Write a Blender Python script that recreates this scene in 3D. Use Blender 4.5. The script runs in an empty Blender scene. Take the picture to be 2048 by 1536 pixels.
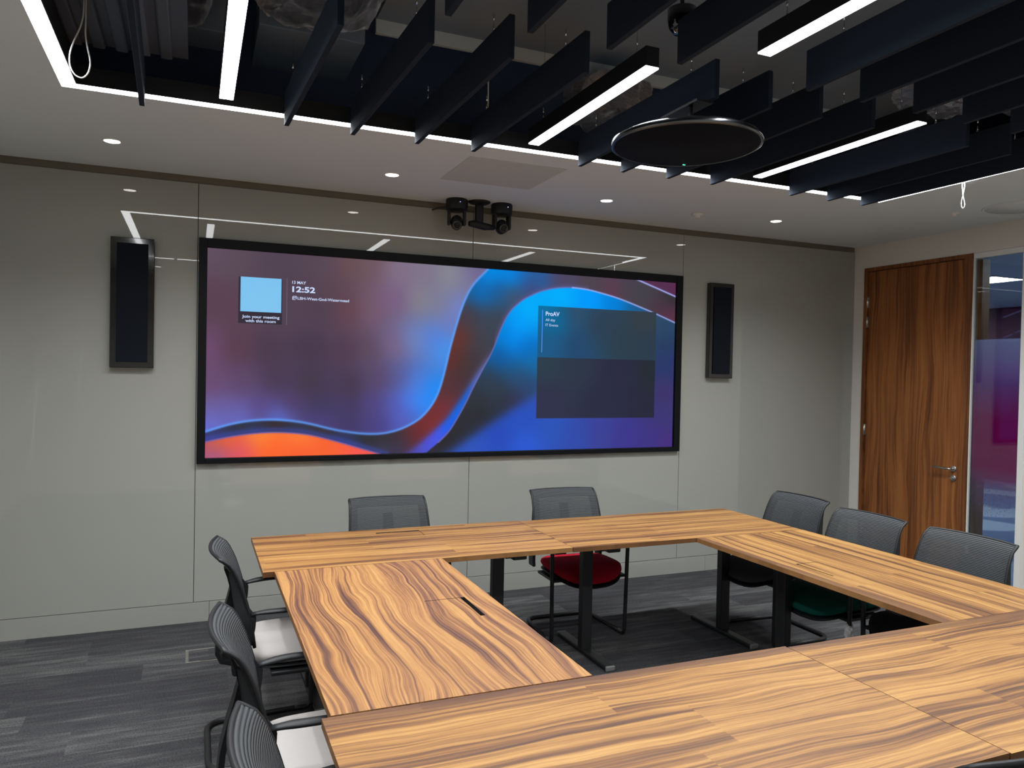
import bpy, bmesh, math, random
import numpy as np
from mathutils import Vector, Matrix
random.seed(7)
C = bpy.context.scene.collection
SC = bpy.context.scene
PI = math.pi

# ---------------------------------------------------------------- camera, world, exposure
YAW, PITCH, ROLL, FPX = 0.39770251, -0.01670696, 0.01972271, 1516.11
EYE = Vector((0, 0, 1.69))
fw = Vector((math.sin(YAW)*math.cos(PITCH), math.cos(YAW)*math.cos(PITCH), math.sin(PITCH)))
rt = Vector((math.cos(YAW), -math.sin(YAW), 0)); up = rt.cross(fw)
r2 = rt*math.cos(ROLL)+up*math.sin(ROLL); u2 = up*math.cos(ROLL)-rt*math.sin(ROLL)
cd = bpy.data.cameras.new('camera'); cam = bpy.data.objects.new('camera', cd); C.objects.link(cam)
cam.matrix_world = Matrix(((r2.x, u2.x, -fw.x, EYE.x), (r2.y, u2.y, -fw.y, EYE.y), (r2.z, u2.z, -fw.z, EYE.z), (0, 0, 0, 1)))
cd.sensor_fit = 'HORIZONTAL'; cd.sensor_width = 36; cd.lens = FPX/2048*36
cd.clip_start = 0.02; cd.clip_end = 60
SC.camera = cam
w = bpy.data.worlds.new('world'); SC.world = w; w.use_nodes = True
w.node_tree.nodes['Background'].inputs[0].default_value = (0.55, 0.62, 0.75, 1)
w.node_tree.nodes['Background'].inputs[1].default_value = 0.03
SC.view_settings.view_transform = 'Standard'; SC.view_settings.look = 'None'
SC.view_settings.exposure = 0.0; SC.view_settings.gamma = 1.0; SC.view_settings.use_curve_mapping = False
STRIP_E, PEND_E, DOWN_E = 14.0, 12.0, 14.0
STRIP_L, PEND_L, SPREAD = 70.0, 44.0, 140.0     # radiance of area lights added just below the diffusers, and their beam

# ---------------------------------------------------------------- materials
def lin(r, g, b):
    f = lambda c: (c/255/12.92) if c/255 <= .04045 else ((c/255+.055)/1.055)**2.4
    return (f(r), f(g), f(b), 1)
def mat(name, col, rough=.5, metal=0, coat=0, spec=.5, emit=0, ecol=None):
    m = bpy.data.materials.new(name); m.use_nodes = True
    b = m.node_tree.nodes['Principled BSDF']
    b.inputs['Base Color'].default_value = col if len(col) == 4 else (*col, 1)
    b.inputs['Roughness'].default_value = rough; b.inputs['Metallic'].default_value = metal
    b.inputs['Coat Weight'].default_value = coat; b.inputs['Specular IOR Level'].default_value = spec
    if emit:
        b.inputs['Emission Color'].default_value = ecol or (1, 1, 1, 1); b.inputs['Emission Strength'].default_value = emit
    return m
def N(m, t, **k):
    n = m.node_tree.nodes.new(t)
    for a, v in k.items():
        if a in n.inputs.keys() if isinstance(a, str) else False: n.inputs[a].default_value = v
        else: setattr(n, a, v)
    return n
def setin(n, **k):
    for a, v in k.items(): n.inputs[a.replace('_', ' ')].default_value = v
    return n
def L(m, a, b): m.node_tree.links.new(a, b)
def bsdf(m): return m.node_tree.nodes['Principled BSDF']
def ramp(m, stops):
    r = m.node_tree.nodes.new('ShaderNodeValToRGB'); e = r.color_ramp.elements
    while len(e) > 1: e.remove(e[-1])
    e[0].position, e[0].color = stops[0]
    for p, c in stops[1:]:
        x = e.new(p); x.color = c
    return r
def mathn(m, op, a, b=None):
    n = m.node_tree.nodes.new('ShaderNodeMath'); n.operation = op
    for i, v in enumerate((a, b)):
        if v is None: continue
        if isinstance(v, (int, float)): n.inputs[i].default_value = v
        else: L(m, v, n.inputs[i])
    return n.outputs[0]
def noise(m, vec, scale, detail=2, rough=.5, dist=0):
    n = m.node_tree.nodes.new('ShaderNodeTexNoise'); n.inputs['Scale'].default_value = scale
    n.inputs['Detail'].default_value = detail; n.inputs['Roughness'].default_value = rough; n.inputs['Distortion'].default_value = dist
    L(m, vec, n.inputs['Vector']); return n.outputs['Fac']
def comb(m, x, y, z=0.0):
    n = m.node_tree.nodes.new('ShaderNodeCombineXYZ')
    for i, v in enumerate((x, y, z)):
        if isinstance(v, (int, float)): n.inputs[i].default_value = v
        else: L(m, v, n.inputs[i])
    return n.outputs[0]
def objxyz(m):
    t = m.node_tree.nodes.new('ShaderNodeTexCoord'); s = m.node_tree.nodes.new('ShaderNodeSeparateXYZ')
    L(m, t.outputs['Object'], s.inputs[0]); return s.outputs
def mix(m, f, a, b, kind='MIX'):
    n = m.node_tree.nodes.new('ShaderNodeMix'); n.data_type = 'RGBA'; n.blend_type = kind
    for i, v in ((0, f), (6, a), (7, b)):
        if isinstance(v, (int, float)): n.inputs[i].default_value = v
        elif isinstance(v, tuple): n.inputs[i].default_value = v
        else: L(m, v, n.inputs[i])
    return n.outputs[2]
def bump(m, h, strength, dist=.001):
    n = m.node_tree.nodes.new('ShaderNodeBump'); n.inputs['Strength'].default_value = strength; n.inputs['Distance'].default_value = dist
    L(m, h, n.inputs['Height']); L(m, n.outputs[0], bsdf(m).inputs['Normal'])

def wood(name, along, ofs, warp=.05, freq=13.0, base=((222, 168, 104), (196, 140, 84), (150, 100, 66), (108, 70, 56)), rough=.42, planks=.23, us=1.0, lineamt=.55, band=None):
    m = mat(name, (1, 1, 1), rough, spec=.35); o = objxyz(m)
    u, v = (o[0], o[1]) if along == 'x' else (o[1], o[0]) if along == 'y' else (o[2], o[1])
    u = mathn(m, 'ADD', u, ofs[0]); v = mathn(m, 'ADD', v, ofs[1])
    w1 = mathn(m, 'SUBTRACT', noise(m, comb(m, mathn(m, 'MULTIPLY', u, 1.9*us), mathn(m, 'MULTIPLY', v, 3.2)), 1.0, 1.5), .5)
    w2 = mathn(m, 'SUBTRACT', noise(m, comb(m, mathn(m, 'MULTIPLY', u, 6.0), mathn(m, 'MULTIPLY', v, 11.0)), 1.0, 1), .5)
    vv = mathn(m, 'ADD', v, mathn(m, 'ADD', mathn(m, 'MULTIPLY', w1, warp*5), mathn(m, 'MULTIPLY', w2, warp*.35)))
    # strips of veneer, each shifted along the grain
    st = mathn(m, 'FLOOR', mathn(m, 'DIVIDE', v, planks)); 
    jit = mathn(m, 'MULTIPLY', mathn(m, 'FRACT', mathn(m, 'MULTIPLY', mathn(m, 'SINE', mathn(m, 'MULTIPLY', st, 12.98)), 437.5)), 3.0)
    ub = mathn(m, 'ADD', mathn(m, 'FLOOR', mathn(m, 'DIVIDE', mathn(m, 'ADD', u, jit), .95)), 0.0)
    pid = mathn(m, 'ADD', mathn(m, 'MULTIPLY', st, 1.37), mathn(m, 'MULTIPLY', ub, 2.71))
    if planks > 5: pid = mathn(m, 'MULTIPLY', pid, 0.0)
    n1 = noise(m, comb(m, mathn(m, 'MULTIPLY', u, .55), mathn(m, 'MULTIPLY', vv, freq), mathn(m, 'MULTIPLY', pid, .07)), 1.0, 2.0, .55)
    n2 = noise(m, comb(m, mathn(m, 'MULTIPLY', u, .9), mathn(m, 'MULTIPLY', vv, freq*4.6), mathn(m, 'MULTIPLY', pid, .16)), 1.0, 2.5, .6)
    n3 = noise(m, comb(m, mathn(m, 'MULTIPLY', u, 14.0), mathn(m, 'MULTIPLY', vv, 420.0)), 1.0, 2, .6)
    s = mathn(m, 'ADD', mathn(m, 'MULTIPLY', n1, .54), mathn(m, 'MULTIPLY', n2, .46))
    r = ramp(m, [(.39, lin(*base[0])), (.49, lin(*base[1])), (.56, lin(*base[2])), (.65, lin(*base[3]))])
    L(m, s, r.inputs[0])
    n4 = noise(m, comb(m, mathn(m, 'MULTIPLY', u, .7), mathn(m, 'MULTIPLY', vv, freq*9)), 1.0, 1.5, .5)
    lines = ramp(m, [(.455, (1, 1, 1, 1)), (.485, (.70, .64, .62, 1)), (.50, (.66, .60, .58, 1)), (.53, (1, 1, 1, 1))]); L(m, n4, lines.inputs[0])
    g = ramp(m, [(.3, (.82, .82, .82, 1)), (.7, (1.10, 1.10, 1.10, 1))]); L(m, n3, g.inputs[0])
    c = mix(m, 1.0, mix(m, lineamt, r.outputs[0], lines.outputs[0], 'MULTIPLY'), g.outputs[0], 'MULTIPLY')
    if band:      # darker strip of veneer along one long edge
        bc = o[1] if band[0] == 'y' else o[0]
        k = mathn(m, 'GREATER_THAN' if band[1] > 0 else 'LESS_THAN', mathn(m, 'ADD', bc, mathn(m, 'MULTIPLY', w2, .012)), band[1])
        c = mix(m, mathn(m, 'MULTIPLY', k, .62), c, lin(84, 56, 42))
    L(m, c, bsdf(m).inputs['Base Color'])
    return m

M = {}
M['ceiling'] = mat('ceiling paint', lin(212, 221, 224), .85)
M['hatch_paint'] = mat('access panel paint', lin(190, 195, 192), .85)
M['white_wall'] = mat('white wall paint', lin(212, 208, 200), .8)
M['plenum'] = mat('black plenum paint', lin(122, 138, 170), .9)
M['slab'] = mat('grey soffit', lin(122, 136, 152), .85)
M['fin'] = mat('black acoustic felt', lin(32, 41, 54), .9, spec=.2)
m = M['fin']; o = objxyz(m); bump(m, noise(m, comb(m, *[o[i] for i in range(3)]), 900, 2), .3, .0005)
M['black'] = mat('black powder coat', lin(26, 27, 29), .45)
M['black_gloss'] = mat('gloss black plastic', lin(14, 15, 17), .08, coat=.5)
M['black_matte'] = mat('matte black plastic', lin(22, 24, 27), .5, spec=.35)
M['grille'] = mat('black speaker cloth', lin(20, 24, 32), .85, spec=.1)
M['chrome'] = mat('chrome', (.8, .8, .8), .15, metal=1)
M['steel'] = mat('brushed steel', (.62, .6, .57), .32, metal=1)
M['white_pl'] = mat('white plastic', lin(220, 220, 216), .5)
M['grey_cap'] = mat('grey plastic cap', lin(110, 112, 112), .5)
M['strip'] = mat('lit strip diffuser', (1, 1, 1), .5, emit=STRIP_E, ecol=(.96, .985, 1, 1))
M['pendant'] = mat('lit pendant diffuser', (1, 1, 1), .5, emit=PEND_E, ecol=(.96, .985, 1, 1))
M['down'] = mat('lit downlight', (1, 1, 1), .5, emit=DOWN_E, ecol=(1, .95, .88, 1))
M['foil'] = mat('crumpled foil', (.88, .88, .92), .2, metal=1)
m = M['foil']; o = objxyz(m); v = comb(m, o[0], mathn(m, 'MULTIPLY', o[1], .6), o[2]); bump(m, noise(m, v, 26, 8, .75, 2.0), 1.0, .09)
M['glasspanel'] = mat('back painted glass', lin(151, 152, 146), .9, coat=1.0)
b = bsdf(M['glasspanel']); b.inputs['Specular IOR Level'].default_value = 0; b.inputs['Coat Roughness'].default_value = .012; b.inputs['Coat IOR'].default_value = 1.5
M['seam'] = mat('dark joint', lin(60, 58, 52), .8)
M['screen_frame'] = mat('screen frame', lin(12, 14, 17), .45, spec=.15)
# carpet: long tiles, staggered, streaked
m = M['carpet'] = mat('carpet tile', (1, 1, 1), .97, spec=.1); o = objxyz(m)
row = mathn(m, 'FLOOR', mathn(m, 'DIVIDE', mathn(m, 'ADD', o[1], .06), .25))
rj = mathn(m, 'FRACT', mathn(m, 'MULTIPLY', mathn(m, 'SINE', mathn(m, 'MULTIPLY', row, 78.2)), 43.7))
col = mathn(m, 'FLOOR', mathn(m, 'ADD', o[0], rj))
pid = mathn(m, 'FRACT', mathn(m, 'MULTIPLY', mathn(m, 'SINE', mathn(m, 'ADD', mathn(m, 'MULTIPLY', row, 12.9), mathn(m, 'MULTIPLY', col, 78.2))), 4375.5))
st = noise(m, comb(m, mathn(m, 'MULTIPLY', o[0], 2.6), mathn(m, 'MULTIPLY', o[1], 22), mathn(m, 'MULTIPLY', pid, 9)), 1, 4, .65)
fine = noise(m, comb(m, mathn(m, 'MULTIPLY', o[0], 130), mathn(m, 'MULTIPLY', o[1], 260)), 1, 3, .8)
a = mathn(m, 'ADD', mathn(m, 'MULTIPLY', pid, .20), mathn(m, 'MULTIPLY', st, .8))
r = ramp(m, [(.36, lin(57, 57, 60)), (.52, lin(68, 68, 70)), (.70, lin(92, 92, 91))]); L(m, a, r.inputs[0])
g = ramp(m, [(.34, (.4, .4, .4, 1)), (.68, (1.75, 1.75, 1.75, 1))]); L(m, fine, g.inputs[0])
L(m, mix(m, 1.0, r.outputs[0], g.outputs[0], 'MULTIPLY'), bsdf(m).inputs['Base Color'])
bump(m, fine, .6, .003)
W4 = ((168, 128, 74), (147, 106, 59), (112, 76, 46), (78, 53, 39))
WS = ((174, 132, 80), (156, 112, 68), (116, 80, 57), (74, 51, 47))
M['wood_far1'] = wood('walnut laminate a', 'x', (3.1, 1.7), .012, 15, W4)
M['wood_far2'] = wood('walnut laminate b', 'x', (9.3, 4.1), .012, 15, W4)
M['wood_left'] = wood('walnut laminate c', 'y', (6.2, 8.8), .030, 21, WS, planks=9, us=.8, lineamt=.7)
M['wood_right'] = wood('walnut laminate d', 'y', (1.4, 2.9), .014, 17, W4, band=('x', -.345))
M['wood_near1'] = wood('walnut laminate e', 'x', (12.4, 7.7), .015, 17, W4, band=('y', .345))
M['wood_near2'] = wood('walnut laminate f', 'x', (15.6, 3.3), .015, 17, W4, band=('y', .345))
M['wood_door'] = wood('walnut veneer', 'z', (2.2, 5.1), .03, 14, ((160, 102, 54), (144, 88, 45), (120, 71, 36), (90, 53, 29)), .45, planks=9, us=.5, lineamt=.35)
M['wood_frame'] = wood('walnut lipping', 'z', (8.2, 1.1), .01, 12, ((146, 92, 50), (128, 78, 42), (104, 62, 34), (84, 50, 30)), .4, planks=9)
EC = ((150, 108, 66), (134, 94, 56), (112, 76, 46), (90, 60, 40))
M['edge'] = wood('walnut edging', 'x', (2, 2), .004, 18, EC, .5, planks=9); M['edge_y'] = wood('walnut edging b', 'y', (2, 2), .004, 18, EC, .5, planks=9)
M['dark_tray'] = mat('dark cable tray', lin(14, 14, 14), .7)
# woven chair back mesh
def meshfab(name, c1, c2, alpha):
    m = mat(name, (1, 1, 1), .75, spec=.3); o = objxyz(m)
    s = mathn(m, 'SINE', mathn(m, 'MULTIPLY', o[2], 2*PI/.0075)); s = mathn(m, 'ADD', mathn(m, 'MULTIPLY', s, .5), .5)
    L(m, mix(m, s, c1, c2), bsdf(m).inputs['Base Color'])
    al = mathn(m, 'GREATER_THAN', s, alpha); L(m, al, bsdf(m).inputs['Alpha']); bump(m, s, .5, .002)
    return m
M['weave'] = meshfab('grey woven mesh', lin(35, 37, 39), lin(69, 72, 75), .06)
def fabric(name, c, rough=.95):
    m = mat(name, c, rough, spec=.2); o = objxyz(m); n = noise(m, comb(m, o[0], o[1], o[2]), 700, 2, .7)
    d = tuple(x*.7 for x in c[:3])+(1,); L(m, mix(m, n, d, c), bsdf(m).inputs['Base Color']); bump(m, n, .4, .001); return m
M['seat_white'] = fabric('pale grey upholstery', lin(192, 187, 184))
M['seat_red'] = fabric('red upholstery', lin(190, 24, 50))
M['seat_grey'] = fabric('charcoal upholstery', lin(72, 74, 78))
M['seat_green'] = fabric('teal green upholstery', lin(12, 86, 76))
M['seat_black'] = fabric('black upholstery', lin(44, 46, 50))

# ---------------------------------------------------------------- mesh helpers
def obj(name, bm, m, parent=None, smooth=None, loc=None, rot=None):
    me = bpy.data.meshes.new(name); bm.normal_update(); bm.to_mesh(me); bm.free()
    for x in (m if isinstance(m, (list, tuple)) else [m]): me.materials.append(x)
    if smooth is not None:
        me.shade_smooth() if smooth >= 180 else me.set_sharp_from_angle(angle=math.radians(smooth))
        if smooth < 180:
            for p in me.polygons: p.use_smooth = True
    o = bpy.data.objects.new(name, me); C.objects.link(o)
    if parent is not None: o.parent = parent
    if loc: o.location = loc
    if rot: o.rotation_euler = rot
    return o
def B(bm, x0, x1, y0, y1, z0, z1, bev=0, mi=0, seg=2):
    r = bmesh.ops.create_cube(bm, size=1); vs = r['verts']
    for v in vs:
        v.co = Vector((x0+(v.co.x+.5)*(x1-x0), y0+(v.co.y+.5)*(y1-y0), z0+(v.co.z+.5)*(z1-z0)))
    fs = {f for v in vs for f in v.link_faces}
    for f in fs: f.material_index = mi
    if bev:
        es = list({e for v in vs for e in v.link_edges})
        bmesh.ops.bevel(bm, geom=es, offset=bev, segments=seg, affect='EDGES', profile=.5)
def box(*a, **k):
    bm = bmesh.new(); B(bm, *a, **k); return bm
def tube(bm, pts, r, n=10, closed=False, mi=0, sx=1.0, sy=1.0):
    pts = [Vector(p) for p in pts]; rings = []; K = len(pts); nrm = None
    for i, p in enumerate(pts):
        if closed: t = (pts[(i+1) % K]-pts[i-1])
        else: t = pts[min(i+1, K-1)]-pts[max(i-1, 0)]
        t.normalize()
        if nrm is None:
            a = Vector((0, 0, 1)) if abs(t.z) < .9 else Vector((0, 1, 0)); nrm = (a-t*a.dot(t)).normalized()
        else: nrm = (nrm-t*nrm.dot(t)).normalized()
        b = t.cross(nrm); rr = r[i] if isinstance(r, (list, tuple)) else r
        rings.append([bm.verts.new(p+(nrm*math.cos(2*PI*j/n)*sy+b*math.sin(2*PI*j/n)*sx)*rr) for j in range(n)])
    for i in range(K if closed else K-1):
        A, Bq = rings[i], rings[(i+1) % K]
        for j in range(n):
            f = bm.faces.new((A[j], A[(j+1) % n], Bq[(j+1) % n], Bq[j])); f.smooth = True; f.material_index = mi
    if not closed:
        f = bm.faces.new(rings[0][::-1]); f.material_index = mi; f = bm.faces.new(rings[-1]); f.material_index = mi
def arcpts(pts, rad, n=6):
    pts = [Vector(p) for p in pts]; out = [pts[0]]
    for i in range(1, len(pts)-1):
        a, b, c = pts[i-1], pts[i], pts[i+1]; d1 = (a-b); d2 = (c-b); rr = min(rad, d1.length*.49, d2.length*.49)
        p, q = b+d1.normalized()*rr, b+d2.normalized()*rr
        for k in range(n+1):
            t = k/n; out.append(p*(1-t)**2+b*2*t*(1-t)+q*t*t)
    out.append(pts[-1]); return out
def lathe(bm, prof, n=32, cx=0, cy=0, mi=0, axis='z'):
    rings = []
    for r, z in prof:
        if r < 1e-6: rings.append([bm.verts.new((cx, cy, z))])
        else: rings.append([bm.verts.new((cx+r*math.cos(2*PI*j/n), cy+r*math.sin(2*PI*j/n), z)) for j in range(n)])
    for A, Bq in zip(rings[:-1], rings[1:]):
        for j in range(n):
            if len(A) == 1 and len(Bq) == 1: continue
            if len(A) == 1: vs = (A[0], Bq[(j+1) % n], Bq[j])
            elif len(Bq) == 1: vs = (A[j], A[(j+1) % n], Bq[0])
            else: vs = (A[j], A[(j+1) % n], Bq[(j+1) % n], Bq[j])
            f = bm.faces.new(vs); f.smooth = True; f.material_index = mi
    if len(rings[0]) > 1: bm.faces.new(rings[0]).material_index = mi
    if len(rings[-1]) > 1: bm.faces.new(rings[-1][::-1]).material_index = mi
    bmesh.ops.recalc_face_normals(bm, faces=bm.faces)
def grid(bm, nx, ny, fn, mi=0):
    V = [[bm.verts.new(fn(i/(nx-1), j/(ny-1))) for i in range(nx)] for j in range(ny)]
    for j in range(ny-1):
        for i in range(nx-1):
            f = bm.faces.new((V[j][i], V[j][i+1], V[j+1][i+1], V[j+1][i])); f.smooth = True; f.material_index = mi
    return V
def slabgrid(bm, nx, ny, fn, th):   # fn(s,t) -> (pos, normal); closed thin solid
    P = [[fn(i/(nx-1), j/(ny-1)) for i in range(nx)] for j in range(ny)]
    A = [[bm.verts.new(p) for p, n in r] for r in P]; Bk = [[bm.verts.new(p+n*th) for p, n in r] for r in P]
    for j in range(ny-1):
        for i in range(nx-1):
            bm.faces.new((A[j][i], A[j][i+1], A[j+1][i+1], A[j+1][i])).smooth = True
            bm.faces.new((Bk[j][i], Bk[j+1][i], Bk[j+1][i+1], Bk[j][i+1])).smooth = True
    def side(a, b):
        for k in range(len(a)-1): bm.faces.new((a[k], b[k], b[k+1], a[k+1]))
    side(A[0], Bk[0]); side(Bk[-1], A[-1]); side([r[0] for r in Bk], [r[0] for r in A]); side([r[-1] for r in A], [r[-1] for r in Bk])
    bmesh.ops.recalc_face_normals(bm, faces=bm.faces)
def thing(name, label, cat, loc=(0, 0, 0), rotz=0, group=None):
    o = bpy.data.objects.new(name, None); C.objects.link(o); o.location = loc; o.rotation_euler = (0, 0, rotz)
    o.empty_display_size = .1
    return tag(o, label, cat, group)
def tag(o, label, cat, group=None):
    o['label'] = label; o['category'] = cat
    if group: o['group'] = group
    return o
def struct(name, bm, m, parent=None, **k):
    o = obj(name, bm, m, parent, **k)
    if parent is None: o['kind'] = 'structure'
    return o
def dup(root, loc, rotz, label, group=None):
    r = root.copy(); C.objects.link(r); r.location = loc; r.rotation_euler = (0, 0, rotz); r['label'] = label
    if group: r['group'] = group
    for ch in list(root.children):
        c = ch.copy(); C.objects.link(c); c.parent = r
        for g in list(ch.children):
            d = g.copy(); C.objects.link(d); d.parent = c
    return r
def dup1(root, loc, label):
    r = root.copy(); C.objects.link(r); r.location = loc; r['label'] = label; return r

# ---------------------------------------------------------------- room shell
D = 5.37; CZ = 2.915; XL, XR, YB = -1.9, 5.746, -0.36
OX0, OX1, OY0, OY1 = -0.555, 4.385, 1.06, 3.905     # outer line of the ceiling opening
struct('floor', box(XL-.1, XR+.1, YB-.1, D+.1, -.08, 0), M['carpet'])
bm = bmesh.new(); T = .03
B(bm, XL, XR, OY1, D-.012, CZ, CZ+T); B(bm, XL, XR, YB, OY0, CZ, CZ+T)
B(bm, XL, OX0, OY0, OY1, CZ, CZ+T); B(bm, OX1, XR, OY0, OY1, CZ, CZ+T)
struct('ceiling', bm, M['ceiling'])
# plenum above
bm = bmesh.new()
B(bm, XL, XR, YB, D, 4.05, 4.1); B(bm, XL-.06, XL, YB, D, CZ+T+.002, 4.1); B(bm, XR, XR+.06, YB, D, CZ+T+.002, 4.1)
B(bm, XL, XR, D+.02, D+.08, CZ-.03, 4.1); B(bm, XL, XR, YB-.06, YB, CZ+T+.002, 4.1)
struct('trim_1', bm, M['plenum'])
struct('trim_4', box(XL, XR, D+.0125, D+.019, 2.874, 3.0), mat('shade toned gap strip', lin(112, 106, 92), .8))  # strip in the wall-top gap; the recess's shade is put into its colour
# glass clad wall carrying the screen
bm = bmesh.new(); WT = 2.872
xs = [XL, .016, 1.918, 3.805, XR]
for a, b_ in zip(xs[:-1], xs[1:]): B(bm, a+.0018, b_-.0018, D, D+.012, .132, WT, bev=.0012, mi=0, seg=1)
px_ = [XL, .112, 1.38, 2.65, 4.1, XR]
for a, b_ in zip(px_[:-1], px_[1:]): B(bm, a+.0012, b_-.0012, D-.002, D+.012, 0, .129, mi=0)
B(bm, XL, XR, D+.012, D+.019, 0, WT, mi=1)
struct('wall_back', bm, [M['glasspanel'], M['seam']])
# right wall (white) around door and glazing
bm = bmesh.new(); DY0, DY1, DH = 4.185, 5.25, 2.708; GY0 = 3.79; TH = .12
B(bm, XR, XR+TH, DY1, D+.02, 0, CZ+T); B(bm, XR, XR+TH, GY0, DY1, DH, CZ+T); B(bm, XR, XR+TH, YB, GY0, 0, CZ+T)
struct('wall_right', bm, M['white_wall'])
struct('wall_left', box(XL-.1, XL, YB-.1, D+.1, 0, CZ), M['white_wall'])
bm = bmesh.new(); B(bm, XL, XR, YB-.1, YB, 0, CZ)
struct('wall_front', bm, M['white_wall'])
struct('baseboard_right', box(XR-.012, XR, YB, GY0-.06, 0, .1, bev=.003), M['white_pl'])
# door
dl = obj('door_1', box(XR+.012, XR+.056, DY0+.075, DY1-.038, .006, DH-.036, bev=.002), M['wood_door']); dl['kind'] = 'structure'
bm = bmesh.new()
B(bm, XR-.012, XR+TH-.01, DY1-.034, DY1, 0, DH, bev=.002); B(bm, XR-.012, XR+TH-.01, DY0, DY0+.071, 0, DH, bev=.002)
B(bm, XR-.012, XR+TH-.01, DY0+.071, DY1-.034, DH-.032, DH, bev=.002)
obj('door_frame', bm, M['wood_frame'], dl)
bm = bmesh.new(); XH = XR+.012
hp = [(XH-.002, 4.315, .962), (XH-.052, 4.315, .962), (XH-.054, 4.47, .966)]
tube(bm, arcpts(hp, .018), .0095, 12); hl = obj('door_handle', bm, M['steel'], dl)
def rose(z):
    bm = bmesh.new(); lathe(bm, [(0, 0), (.026, 0), (.026, .006), (.023, .009), (0, .009)], 28)
    bmesh.ops.transform(bm, matrix=Matrix.Translation((XH, 4.315, z))@Matrix.Rotation(-PI/2, 4, 'Y'), verts=bm.verts); return bm
obj('handle_rose', rose(.962), M['steel'], dl)
lk = obj('lock_rose', rose(.885), M['steel'], dl)
bm = bmesh.new(); tube(bm, [(XH-.008, 4.315, .885), (XH-.02, 4.315, .885)], .009, 14); B(bm, XH-.034, XH-.018, 4.302, 4.328, .881, .889, bev=.002); obj('thumb_turn', bm, M['steel'], dl)
for z in (2.39, 2.21, 1.215, .30):
    bm = bmesh.new(); tube(bm, [(XR-.004, DY1-.036, z-.052), (XR-.004, DY1-.036, z+.052)], .0075, 10)
    B(bm, XR-.002, XR+.014, DY1-.046, DY1-.03, z-.05, z+.05); obj('hinge', bm, M['steel'], dl)
# glazed side panel with its graded film
bm = bmesh.new()
B(bm, XR-.006, XR+.03, GY0, DY0-.002, DH-.045, DH-.002, bev=.002); B(bm, XR-.006, XR+.03, GY0-.045, GY0, 0, DH-.002, bev=.002)
B(bm, XR-.006, XR+.03, DY0-.012, DY0-.002, 0, DH-.046, bev=.001); B(bm, XR, XR+.03, GY0, DY0-.002, 0, .03)
wf = obj('window_1', bm, M['white_pl']); wf['kind'] = 'structure'
bm = bmesh.new(); B(bm, XR+.03, XR+TH, DY0-.055, DY0-.012, 0, DH-.05, bev=.002); obj('timber_post', bm, M['wood_frame'], wf)
gm = bpy.data.materials.new('clear glass'); gm.use_nodes = True; nt = gm.node_tree; nt.nodes.clear()
out = nt.nodes.new('ShaderNodeOutputMaterial'); tr = nt.nodes.new('ShaderNodeBsdfTransparent'); gl = nt.nodes.new('ShaderNodeBsdfGlossy'); gl.inputs['Roughness'].default_value = .01
fr = nt.nodes.new('ShaderNodeFresnel'); fr.inputs[0].default_value = 1.5; mx = nt.nodes.new('ShaderNodeMixShader'); tr.inputs[0].default_value = (.86, .93, .95, 1)
nt.links.new(fr.outputs[0], mx.inputs[0]); nt.links.new(tr.outputs[0], mx.inputs[1]); nt.links.new(gl.outputs[0], mx.inputs[2]); nt.links.new(mx.outputs[0], out.inputs[0])
obj('glass_pane', box(XR+.012, XR+.022, GY0, DY0-.012, .03, DH-.045), gm, wf)
fm = bpy.data.materials.new('magenta graded film'); fm.use_nodes = True; fm.node_tree.nodes.clear(); o = objxyz(fm)
z01 = mathn(fm, 'DIVIDE', o[2], 2.1)
r = ramp(fm, [(0, lin(150, 170, 210)), (.38, lin(190, 130, 200)), (.48, lin(214, 24, 140)), (.66, lin(205, 34, 140)), (.80, lin(170, 110, 190)), (.96, lin(180, 175, 215))]); L(fm, z01, r.inputs[0])
ra = ramp(fm, [(.0, (0, 0, 0, 1)), (.30, (.05, .05, .05, 1)), (.40, (.25, .25, .25, 1)), (.48, (.95, .95, .95, 1)), (.70, (.95, .95, .95, 1)), (.957, (.75, .75, .75, 1)), (.958, (0, 0, 0, 1))]); L(fm, z01, ra.inputs[0])
vn = fm.node_tree.nodes.new('ShaderNodeTexVoronoi'); vn.inputs['Scale'].default_value = 55; L(fm, comb(fm, o[0], o[1], o[2]), vn.inputs['Vector'])
sp = mathn(fm, 'LESS_THAN', vn.outputs['Distance'], .28); lo = ramp(fm, [(.28, (0, 0, 0, 1)), (.34, (.4, .4, .4, 1)), (.42, (.4, .4, .4, 1)), (.48, (0, 0, 0, 1))]); L(fm, z01, lo.inputs[0])
al_ = mathn(fm, 'MAXIMUM', ra.outputs[0], mathn(fm, 'MULTIPLY', sp, lo.outputs[0]))
nn = fm.node_tree.nodes; di, tl, tp, m1, m2, ou = [nn.new('ShaderNode'+k) for k in ('BsdfDiffuse', 'BsdfTranslucent', 'BsdfTransparent', 'MixShader', 'MixShader', 'OutputMaterial')]
L(fm, r.outputs[0], di.inputs[0]); L(fm, r.outputs[0], tl.inputs[0]); L(fm, di.outputs[0], m1.inputs[1]); L(fm, tl.outputs[0], m1.inputs[2])
m1.inputs[0].default_value = .2; L(fm, al_, m2.inputs[0]); L(fm, tp.outputs[0], m2.inputs[1]); L(fm, m1.outputs[0], m2.inputs[2]); L(fm, m2.outputs[0], ou.inputs[0])
obj('graded_film', box(XR+.023, XR+.024, GY0+.001, DY0-.013, .032, 2.05), fm, wf)
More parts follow.
